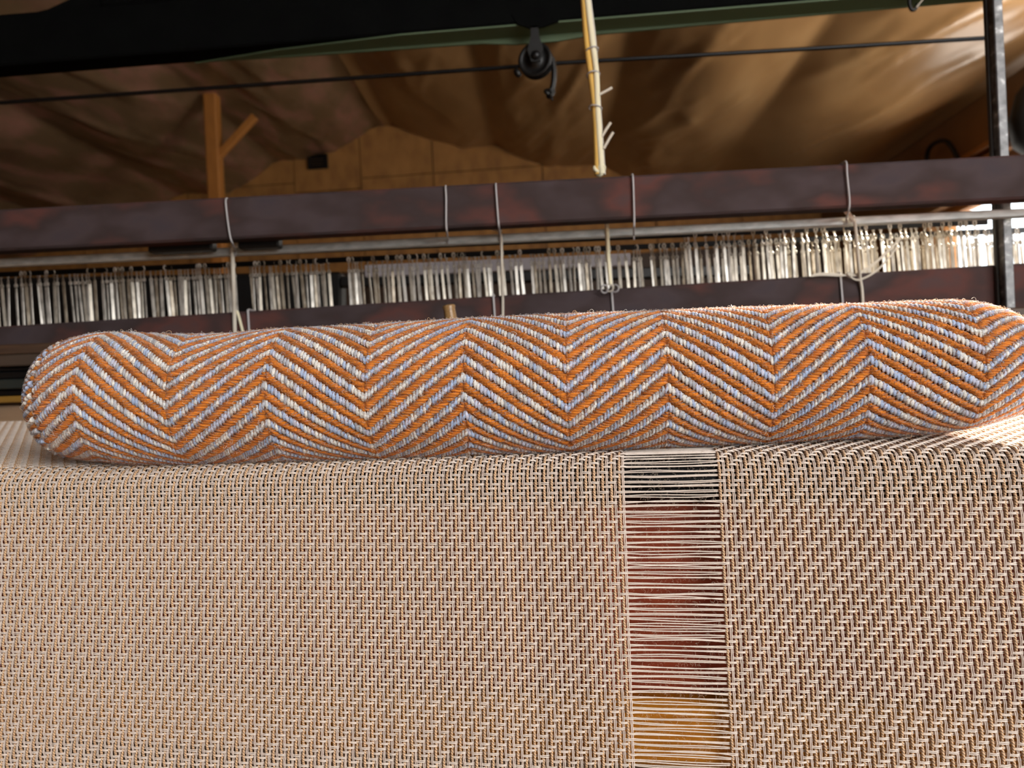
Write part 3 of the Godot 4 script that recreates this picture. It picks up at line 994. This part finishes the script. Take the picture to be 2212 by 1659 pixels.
func cloth() -> void:
	var left := 305
	var fine := -190        # columns left of this lie outside the close part
	var right := 86
	var k_back := -108
	var k_near := -26
	var k_front := 67
	var wob := FastNoiseLite.new()
	wob.seed = 7
	wob.frequency = 0.05
	# warp ends: columns numbered through the cloth, column c at s
	var cols: Array[Vector2i] = []
	for i in left:
		cols.append(Vector2i(i - left, 0))
	for i in right:
		cols.append(Vector2i(i, 1))
	var tan_g := Geo.new()
	var pale_g := Geo.new()
	var fell_g := Geo.new()
	for cc in cols:
		var s := (cc.x + 0.5) * END + (GAP if cc.y else 0.0)
		var plied := posmod(cc.x, 2) == 0
		if cc.x == -1:
			s -= 0.0001
		var strands := 1 if plied else 2
		var sj := rng.randfn(0, 0.00004)
		var tint := rng.randf_range(0.88, 1.08)
		for st in strands:
			var dx := 0.0 if plied else (st - 0.5) * 0.00037
			for far in 2:
				var close: bool = far == 0 and cc.x >= fine
				var t0 := k_near * PICK if far == 0 else k_back * PICK
				var t1 := k_front * PICK if far == 0 else k_near * PICK
				var step := PICK * (0.5 if close else 0.8)
				var cnt := int((t1 - t0) / step)
				var pts := PackedVector3Array()
				var ups := PackedVector3Array()
				for i in cnt + 1:
					var t := t0 + (t1 - t0) * i / cnt
					var q := cloth_at(t)
					var h := weave(cc.x + t / PICK) * 0.00022
					var lat := sj + wob.get_noise_2d(cc.x * 9.0, t * 8000.0) * 0.00007 + dx
					if not plied:
						# the two pale strands spread and cross a little
						lat += wob.get_noise_2d(cc.x * 31.0 + st * 500.0, t * 20000.0) * 0.00012
					var nn: Vector3 = q[1]
					pts.append(q[0] + cx_ * (s + lat) + nn * h)
					ups.append(nn)
				var col: Color
				if plied:
					col = Color(lin(0.86, 0.74, 0.62).r * tint, lin(0.86, 0.74, 0.62).g * tint, lin(0.86, 0.74, 0.62).b * tint)
				else:
					var q2 := tint * rng.randf_range(0.9, 1.05)
					var b := lin(0.84, 0.78, 0.74)
					col = Color(b.r * q2, b.g * q2, b.b * q2)
				if plied:
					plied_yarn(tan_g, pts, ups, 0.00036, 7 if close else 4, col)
				else:
					yarn(pale_g, pts, ups, 0.000165, 4 if close else 3, col)
		# on from the fell to the slot of the beater
		var e := cloth_at(k_back * PICK)
		var a: Vector3 = e[0] + cx_ * s
		var bz := -0.3875
		var by := 0.9627 - 0.0245 * (a.x + 0.28) - 0.0015
		var to := Vector3(a.x - 0.01, by, bz)
		var fp := V([a, a.lerp(to, 0.5), to])
		yarn(fell_g, fp, V([e[1], e[1], e[1]]), 0.00028, 4, lin(0.74, 0.6, 0.46))
	# weft picks
	var weft_g := Geo.new()
	var s0 := -left * END - 0.0012
	var s1 := GAP + right * END + 0.0012
	for k in range(k_back, k_front):
		var far := k < k_near
		var pair := rng.randfn(0, 0.00005) + (0.00009 if posmod(k, 2) == 0 else -0.00009)
		for st in 2:
			var pts := PackedVector3Array()
			var ups := PackedVector3Array()
			var ext := PackedVector3Array()
			var extu := PackedVector3Array()
			var off := (st - 0.5) * (0.00036 if posmod(k, 2) == 0 else 0.00031)
			var mid1 := rng.randfn(0, 0.0002)
			var mid2 := rng.randfn(0, 0.0002)
			var hm := rng.randfn(0, 0.00012)
			var s := s0
			while s < s1:
				var t := k * PICK + pair + off
				var h := 0.0
				if s < 0 or s > GAP:
					var c := s / END - 0.5 if s < 0 else (s - GAP) / END - 0.5
					h = -weave(c + k + 0.5) * 0.00032
					t += wob.get_noise_2d(s * 26000.0, k * 17.0 + st * 300.0) * 0.0001
				else:
					# free across the open strip, drawn together unevenly
					var u := s / GAP
					var ease := sin(PI * u)
					t += (mid1 * (1 - u) + mid2 * u) * ease * 1.3 - off * ease * 0.2
					t += (rng.randf() - 0.5) * 0.00002
					h = hm * ease
				var q := cloth_at(t)
				var nn: Vector3 = q[1]
				if s < -0.2:
					ext.append(q[0] + cx_ * s + nn * h)
					extu.append(nn)
				else:
					pts.append(q[0] + cx_ * s + nn * h)
					ups.append(nn)
				var stp := END * (0.8 if not far and s > -0.2 else 1.0)
				if s > 0.001 and s < GAP - 0.002:
					stp = 0.0015
				s += stp
			var b := lin(0.93, 0.88, 0.84)
			var tint := rng.randf_range(0.9, 1.08)
			var wc := Color(b.r * tint, b.g * tint, b.b * tint)
			yarn(weft_g, pts, ups, 0.000155, 4 if not far else 3, wc)
			ext.append(pts[0])
			extu.append(ups[0])
			yarn(weft_g, ext, extu, 0.000155, 3, wc)
	var o := thing("woven_cloth", "beige openwork woven cloth stretched over the breast beam, with an unwoven strip", "cloth", co_ + cd_ * 0.05)
	var plymat := yarnmat()
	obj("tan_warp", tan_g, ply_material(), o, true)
	obj("pale_warp", pale_g, plymat, o, true)
	obj("weft", weft_g, plymat, o, true)
	obj("unwoven_warp", fell_g, plymat, o, true)
	# loose fibres standing off the threads of the open strip
	var fib := MultiMesh.new()
	fib.transform_format = MultiMesh.TRANSFORM_3D
	fib.mesh = hair_mesh(3, 0.000014)
	fib.instance_count = 2600
	for i in 2600:
		var q := cloth_at(rng.randf_range(-0.012, 0.082))
		var nn: Vector3 = q[1]
		var s := rng.randf_range(0.0005, GAP - 0.0005)
		var p: Vector3 = q[0] + cx_ * s + nn * rng.randf_range(-0.0001, 0.0002) - o.position
		var bs := Basis(Vector3(rng.randfn(), rng.randfn(), rng.randfn()).normalized(), rng.randf() * TAU).scaled(Vector3.ONE * rng.randf_range(0.0006, 0.0018))
		fib.set_instance_transform(i, Transform3D(bs, p))
	var fi := MultiMeshInstance3D.new()
	fi.name = "loose_fibres"
	fi.multimesh = fib
	fi.material_override = mat(Color(0.85, 0.78, 0.7), 0.9)
	fi.set_meta("kind", "stuff")
	o.add_child(fi, true)


# a thread of two plies: the plies wind round it as relief and tone, laid on by its uv
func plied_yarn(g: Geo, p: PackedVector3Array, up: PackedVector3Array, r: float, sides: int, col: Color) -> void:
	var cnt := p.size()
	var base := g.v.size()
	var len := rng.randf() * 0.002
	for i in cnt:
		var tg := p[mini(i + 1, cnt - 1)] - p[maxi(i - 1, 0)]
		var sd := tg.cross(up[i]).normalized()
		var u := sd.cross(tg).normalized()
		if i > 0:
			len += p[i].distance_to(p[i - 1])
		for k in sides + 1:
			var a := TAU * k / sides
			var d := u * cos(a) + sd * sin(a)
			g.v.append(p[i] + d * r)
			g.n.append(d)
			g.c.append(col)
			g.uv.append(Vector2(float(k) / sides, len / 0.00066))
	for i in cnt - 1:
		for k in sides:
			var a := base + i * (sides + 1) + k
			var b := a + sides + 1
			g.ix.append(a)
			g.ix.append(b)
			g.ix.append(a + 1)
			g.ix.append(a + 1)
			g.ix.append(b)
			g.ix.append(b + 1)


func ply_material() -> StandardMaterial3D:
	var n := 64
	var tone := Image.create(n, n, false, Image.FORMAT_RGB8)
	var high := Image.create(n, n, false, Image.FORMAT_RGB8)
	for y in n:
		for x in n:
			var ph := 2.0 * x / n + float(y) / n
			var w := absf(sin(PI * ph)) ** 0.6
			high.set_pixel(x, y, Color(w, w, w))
			# one ply a little paler than the other, groove shade painted in between them
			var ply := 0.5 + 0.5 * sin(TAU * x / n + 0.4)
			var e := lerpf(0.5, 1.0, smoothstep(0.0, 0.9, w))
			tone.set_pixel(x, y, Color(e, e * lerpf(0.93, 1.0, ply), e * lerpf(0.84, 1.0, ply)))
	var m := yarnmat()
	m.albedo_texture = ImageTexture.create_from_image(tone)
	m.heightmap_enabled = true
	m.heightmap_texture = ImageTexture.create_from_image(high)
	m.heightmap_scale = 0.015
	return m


# a curly fibre of unit length along y
func hair_mesh(sd: int, r: float) -> ArrayMesh:
	var rg := RandomNumberGenerator.new()
	rg.seed = sd
	var g := Geo.new()
	var pts := PackedVector3Array()
	var d := Vector3(0.2, 1, 0.1).normalized()
	var ax := Vector3(rg.randfn(), rg.randfn() * 0.3, rg.randfn()).normalized()
	var at := Vector3.ZERO
	for i in 12:
		pts.append(at)
		at += d * 0.1
		d = d.rotated(ax, rg.randf_range(0.15, 0.75)).normalized()
		ax = ax.rotated(d, rg.randfn(0, 0.35)).normalized()
	# radius is given in metres for a fibre of 1.2 mm
	g.tube(pts, PackedFloat32Array([r / 0.0012]), 3, Color.WHITE, false)
	return g.mesh()


# ---------------------------------------------------------------- herringbone roll
# stations: x, y, z, radius along the axis
var st_ := [
	[-0.1500, 0.9572, -0.2254, 0.0006], [-0.1497, 0.9573, -0.2253, 0.0050], [-0.1484, 0.9575, -0.2252, 0.0103], [-0.1462, 0.9576, -0.2250, 0.0139], [-0.1432, 0.9577, -0.2248, 0.0164], [-0.1390, 0.9577, -0.2244, 0.0180], [-0.1325, 0.9577, -0.2239, 0.0190],
	[-0.1224, 0.9568, -0.2230, 0.0194], [-0.1106, 0.9558, -0.2222, 0.0191], [-0.0926, 0.9551, -0.2208, 0.0188], [-0.0781, 0.9551, -0.2197, 0.0191], [-0.0598, 0.9547, -0.2183, 0.0191], [-0.0380, 0.9544, -0.2166, 0.0192],
	[-0.0116, 0.9541, -0.2145, 0.0191], [0.0064, 0.9538, -0.2132, 0.0189], [0.0265, 0.9534, -0.2119, 0.0186], [0.0511, 0.9531, -0.2104, 0.0182], [0.0750, 0.9527, -0.2088, 0.0177], [0.0983, 0.9526, -0.2072, 0.0171],
	[0.1074, 0.9528, -0.2065, 0.0162], [0.1153, 0.9526, -0.2060, 0.0140], [0.1221, 0.9516, -0.2055, 0.0105], [0.1258, 0.9512, -0.2052, 0.0066], [0.1275, 0.9511, -0.2051, 0.0030], [0.1279, 0.9511, -0.2051, 0.0006]]
var pr_c := PackedVector3Array()   # fine profile: centre
var pr_r := PackedFloat32Array()   # radius
var pr_s := PackedFloat32Array()   # arc length along the skin
var pr_t := PackedVector2Array()   # (axial, radial) direction of the skin


func profile() -> void:
	var n := st_.size()
	for i in n - 1:
		var a: Array = st_[maxi(i - 1, 0)]
		var b: Array = st_[i]
		var c: Array = st_[i + 1]
		var d: Array = st_[mini(i + 2, n - 1)]
		var per := 10
		for k in per + (1 if i == n - 2 else 0):
			var u := float(k) / per
			var w := []
			for e in 4:
				# monotone-ish: half cubic, half straight
				var cub: float = cubic_interpolate(b[e], c[e], a[e], d[e], u)
				w.append(lerpf(lerpf(b[e], c[e], u), cub, 0.7))
			pr_c.append(Vector3(w[0], w[1], w[2]) + ROLL_SHIFT)
			pr_r.append(maxf(w[3], 0.0003))
	var s := 0.0
	for i in pr_c.size():
		if i:
			s += Vector2(pr_c[i].distance_to(pr_c[i - 1]), pr_r[i] - pr_r[i - 1]).length()
		pr_s.append(s)
	for i in pr_c.size():
		var p := maxi(i - 2, 0)
		var q := mini(i + 2, pr_c.size() - 1)
		pr_t.append(Vector2(pr_c[q].distance_to(pr_c[p]), pr_r[q] - pr_r[p]).normalized())


func s_of_x(x: float) -> float:
	for i in pr_c.size() - 1:
		if pr_c[i + 1].x >= x:
			return lerpf(pr_s[i], pr_s[i + 1], inverse_lerp(pr_c[i].x, pr_c[i + 1].x, x))
	return pr_s[pr_s.size() - 1]


var axis_ := Vector3.ZERO
var rad_u := Vector3.ZERO   # towards the viewer
var rad_v := Vector3.ZERO   # down


func skin(s: float, phi: float) -> Array:
	var lo := pr_s.bsearch(clampf(s, 0.0, pr_s[pr_s.size() - 1]))
	lo = clampi(lo - 1, 0, pr_s.size() - 2)
	var f := clampf(inverse_lerp(pr_s[lo], pr_s[lo + 1], s), 0, 1)
	var c := pr_c[lo].lerp(pr_c[lo + 1], f)
	var r := lerpf(pr_r[lo], pr_r[lo + 1], f)
	var t := pr_t[lo].lerp(pr_t[lo + 1], f).normalized()
	var rad := rad_u * cos(phi) + rad_v * sin(phi)
	# lies a little flat underneath
	var flat := 1.0 - 0.05 * maxf(0.0, sin(phi)) ** 4
	var nn := (rad * t.x - axis_ * t.y).normalized()
	return [c + rad * r * flat, nn, (axis_ * t.x + rad * t.y).normalized(), rad_v * cos(phi) - rad_u * sin(phi), r]


# one float of yarn, unit length along x, unit width along y, height along z, ply grooves twisting
func float_mesh(twist: float, plies: int, shift: float) -> ArrayMesh:
	var g := Geo.new()
	var rings := 15
	var sides := 10
	var pos := []
	for i in rings:
		var u := float(i) / (rings - 1)
		var e := sin(PI * u)
		var w := pow(maxf(e, 0.0), 0.42) * 0.5
		var zc := 0.55 * pow(maxf(e, 0.0), 0.7) - 0.45
		for k in sides:
			var a := TAU * k / sides
			var b := 1.0 + 0.2 * cos(plies * (a - twist * u))
			g.v.append(Vector3(u - 0.5, cos(a) * w * b, zc + sin(a) * w * 0.9 * b))
			g.uv.append(Vector2(u * 0.7 + shift, (a - twist * u) / TAU))
	for i in rings:
		for k in sides:
			var a := i * sides + k
			var a2 := i * sides + (k + 1) % sides
			var p := g.v[mini(i + 1, rings - 1) * sides + k] - g.v[maxi(i - 1, 0) * sides + k]
			var q := g.v[i * sides + (k + 1) % sides] - g.v[i * sides + (k + sides - 1) % sides]
			var nn := q.cross(p)
			var out := Vector3(0, cos(TAU * k / sides), sin(TAU * k / sides))
			if nn.length() < 1e-7:
				nn = Vector3(-1.0 if i == 0 else 1.0, 0, 0)
			elif nn.dot(out) < 0:
				nn = -nn
			g.n.append(nn.normalized())
			g.c.append(Color.WHITE)
			if i < rings - 1:
				g.ix.append_array([a, a + sides, a2, a2, a + sides, a2 + sides])
	# fine hairs teased out of the yarn
	var rg := RandomNumberGenerator.new()
	rg.seed = int(shift * 100.0) + plies
	for h in 6:
		var p := Vector3(rg.randf_range(-0.4, 0.4), rg.randf_range(-0.4, 0.4), 0.3 + rg.randf() * 0.2)
		var d := Vector3(rg.randfn() * 0.05, rg.randfn() * 0.28, 0.2 * rg.randf())
		var pts := PackedVector3Array()
		for k in 5:
			pts.append(p)
			p += d
			d += Vector3(rg.randfn() * 0.05, rg.randfn() * 0.22, -0.05)
		g.tube(pts, PackedFloat32Array([0.016]), 3, Color(1.25, 1.25, 1.25), false)
	return g.mesh()


func floats(called: String, ts: Array[Transform3D], cs: PackedColorArray, m: Mesh, mt: Material, parent: Node3D) -> void:
	var mm := MultiMesh.new()
	mm.transform_format = MultiMesh.TRANSFORM_3D
	mm.use_colors = true
	mm.mesh = m
	mm.instance_count = ts.size()
	for i in ts.size():
		mm.set_instance_transform(i, Transform3D(ts[i].basis, ts[i].origin - parent.position))
		mm.set_instance_color(i, cs[i])
	var o := MultiMeshInstance3D.new()
	o.name = called
	o.multimesh = mm
	o.material_override = mt
	o.set_meta("kind", "stuff")
	parent.add_child(o, true)


func fabric_roll() -> void:
	profile()
	axis_ = (pr_c[pr_c.size() - 1] - pr_c[0]).normalized()
	rad_v = Vector3(0, -1, 0)
	rad_v = (rad_v - axis_ * rad_v.dot(axis_)).normalized()
	rad_u = axis_.cross(rad_v) * -1.0
	if rad_u.z < 0:
		rad_u = -rad_u
	var o := thing("fabric_roll", "plump roll of orange and grey blue herringbone wool lying on the cloth", "fabric roll", Vector3(-0.0116, 0.936, -0.2145))
	# the padded body under the yarns
	var g := Geo.new()
	var total := pr_s[pr_s.size() - 1]
	var ns := 220
	var nf := 64
	for i in ns + 1:
		for k in nf:
			var q := skin(total * i / ns, TAU * k / nf)
			g.v.append(q[0] - q[1] * 0.00035)
			g.n.append(q[1])
			g.c.append(Color.WHITE)
			if i < ns:
				var a := i * nf + k
				var a2 := i * nf + (k + 1) % nf
				g.ix.append_array([a, a + nf, a2, a2, a + nf, a2 + nf])
	obj("padded_body", g, mat(Color(0.6, 0.36, 0.18), 0.95), o)
	# herringbone: bands of 27 warp ends, 4/4 twill turning at each band edge
	var turns := [-0.1279, -0.1014, -0.0736, -0.0466, -0.0208, 0.0052, 0.0300, 0.0554, 0.0777, 0.1042]
	var edges := PackedFloat32Array()
	edges.append(s_of_x(turns[0]) - 0.0267)
	for x: float in turns:
		edges.append(s_of_x(x))
	edges.append(s_of_x(turns[9]) + 0.0245)
	var picks := 192
	var warp_t: Array[Transform3D] = []
	var warp_c := PackedColorArray()
	var weft_t: Array[Transform3D] = []
	var weft_c := PackedColorArray()
	var ends := 31
	var phase := 0
	var greys := [lin(0.98, 0.97, 0.94), lin(0.74, 0.82, 0.95), lin(0.77, 0.78, 0.81), lin(0.85, 0.87, 0.95), lin(0.92, 0.93, 0.93)]
	for b in edges.size() - 1:
		var dir := -1 if b % 2 == 0 else 1      # -1: stripes climb to the right, 1: they fall
		for i in ends:
			var s := lerpf(edges[b], edges[b + 1], (i + 0.5) / ends)
			if s < 0.0200 or s > total - 0.0008:
				continue
			var ew := (edges[b + 1] - edges[b]) / ends
			var sh := phase + dir * i
			var yarn_c: Color = greys[rng.randi() % greys.size()]
			# warp floats down this column: picks sh + 8 m .. + 3
			for m in picks / 8:
				var j := posmod(sh, 8) + 8 * m + 1.5 + rng.randf_range(-0.25, 0.25)
				var phi := TAU * j / picks
				var q := skin(s + rng.randfn(0, 0.00006), phi)
				var pw: float = TAU * q[4] / picks
				var c: Color = yarn_c if rng.randf() < 0.35 else greys[rng.randi() % greys.size()]
				var tw := rng.randf_range(0.86, 1.1)
				# floats lean a little against the line of the stripe
				var lean := 0.24 * dir + rng.randfn(0, 0.1)
				var along: Vector3 = (q[3] + q[2] * lean).normalized()
				var nn: Vector3 = q[1]
				var across := nn.cross(along).normalized()
				warp_t.append(Transform3D(Basis(along * pw * rng.randf_range(4.0, 4.9), across * ew * rng.randf_range(1.25, 1.45), nn * 0.00085), q[0] + nn * 0.00012))
				warp_c.append(Color(c.r * tw, c.g * tw, c.b * tw))
			# weft floats: on each pick, runs of four ends where the warp is down; start them at the first end of each run
		for j in picks:
			var i := 0
			while i < ends:
				var up := posmod(j - phase - dir * i, 8) < 4
				if up:
					i += 1
					continue
				var i0 := i
				while i < ends and posmod(j - phase - dir * i, 8) >= 4:
					i += 1
				var n := i - i0
				var s := lerpf(edges[b], edges[b + 1], (i0 + n * 0.5) / ends)
				if s < 0.0208 or s > total - 0.0006:
					continue
				var ew := (edges[b + 1] - edges[b]) / ends
				var q := skin(s + rng.randfn(0, 0.0001), TAU * (j + rng.randf_range(-0.18, 0.18)) / picks)
				var pw: float = TAU * q[4] / picks
				var along: Vector3 = (q[2] + q[3] * (0.1 * dir + rng.randfn(0, 0.08))).normalized()
				var nn: Vector3 = q[1]
				weft_t.append(Transform3D(Basis(along * ew * (n + 0.7), nn.cross(along).normalized() * pw * rng.randf_range(1.25, 1.5), nn * 0.00082), q[0] + nn * 0.00003))
				var tw := rng.randf_range(0.72, 1.12)
				var c := lin(0.90, 0.53, 0.16) if rng.randf() < 0.75 else lin(0.82, 0.46, 0.14)
				weft_c.append(Color(c.r * tw, c.g * tw, c.b * tw))
		phase = phase + dir * (ends - 1)
	# knobbly selvedge at the near end
	for row in 7:
		for j in picks / 3:
			var q := skin(0.0105 + row * 0.0014 + rng.randfn(0, 0.0002), TAU * (j * 3.0 + row * 1.5 + rng.randf()) / picks)
			var nn: Vector3 = q[1]
			var along: Vector3 = (q[3] + q[2] * 0.3).normalized()
			var w: float = TAU * q[4] / picks * 3.0
			if (j + row) % 2 == 0:
				var c: Color = greys[(j + row) % 3]
				warp_t.append(Transform3D(Basis(along * w * 1.25, nn.cross(along).normalized() * 0.0016, nn * 0.0015), q[0] + nn * 0.0003))
				warp_c.append(c)
			else:
				var k2 := rng.randf_range(0.7, 1.0)
				var c := lin(0.82, 0.49, 0.13)
				weft_t.append(Transform3D(Basis(along * w * 1.0, nn.cross(along).normalized() * 0.0014, nn * 0.0012), q[0] + nn * 0.0002))
				weft_c.append(Color(c.r * k2, c.g * k2, c.b * k2))
	var ym := yarnmat(0.9)
	ym.rim = 0.5
	var gm: StandardMaterial3D = ym.duplicate()
	gm.albedo_texture = noise_tex(81, 0.03, [Color(0.74, 0.76, 0.81), Color(0.95, 0.96, 1.0), Color(1, 1, 1), Color(0.95, 0.93, 0.91), Color(0.72, 0.72, 0.74)], 128)
	gm.uv1_scale = Vector3(0.8, 5, 1)
	var fibre := noise_tex(83, 0.04, [], 128)
	for e: StandardMaterial3D in [gm]:
		e.heightmap_enabled = true
		e.heightmap_texture = fibre
		e.heightmap_scale = 0.006
	var om: StandardMaterial3D = ym.duplicate()
	om.albedo_texture = noise_tex(82, 0.03, [Color(0.78, 0.73, 0.7), Color(1, 1, 1), Color(1, 1, 1), Color(0.9, 0.86, 0.83)], 128)
	om.uv1_scale = Vector3(0.8, 5, 1)
	om.heightmap_enabled = true
	om.heightmap_texture = fibre
	om.heightmap_scale = 0.006
	floats("grey_blue_yarns", warp_t, warp_c, float_mesh(2.6, 2, 0.1), gm, o)
	floats("orange_yarns", weft_t, weft_c, float_mesh(3.4, 2, 0.4), om, o)
	# wool fuzz
	for kind in 3:
		var ht: Array[Transform3D] = []
		var hc := PackedColorArray()
		for i in 15000:
			var q := skin(rng.randf_range(0.001, total - 0.001), rng.randf() * TAU)
			var nn: Vector3 = q[1]
			var tang: Vector3 = (q[2] * rng.randfn() + q[3] * rng.randfn()).normalized()
			var stand := rng.randf() ** 2.2
			var along := (tang + nn * lerpf(0.1, 1.5, stand)).normalized()
			var len := rng.randf_range(0.0007, 0.0017) * (1.0 if rng.randf() < 0.985 else 1.9)
			var side := along.cross(nn).normalized()
			var bs := Basis(side * len, along * len, side.cross(along) * len)
			ht.append(Transform3D(bs, q[0] + nn * rng.randf_range(0.0001, 0.0005)))
			var c := lin(0.97, 0.8, 0.62) if rng.randf() < 0.4 else lin(0.96, 0.94, 0.92)
			hc.append(c)
		floats("fuzz", ht, hc, hair_mesh(90 + kind, 0.000015), ym, o)
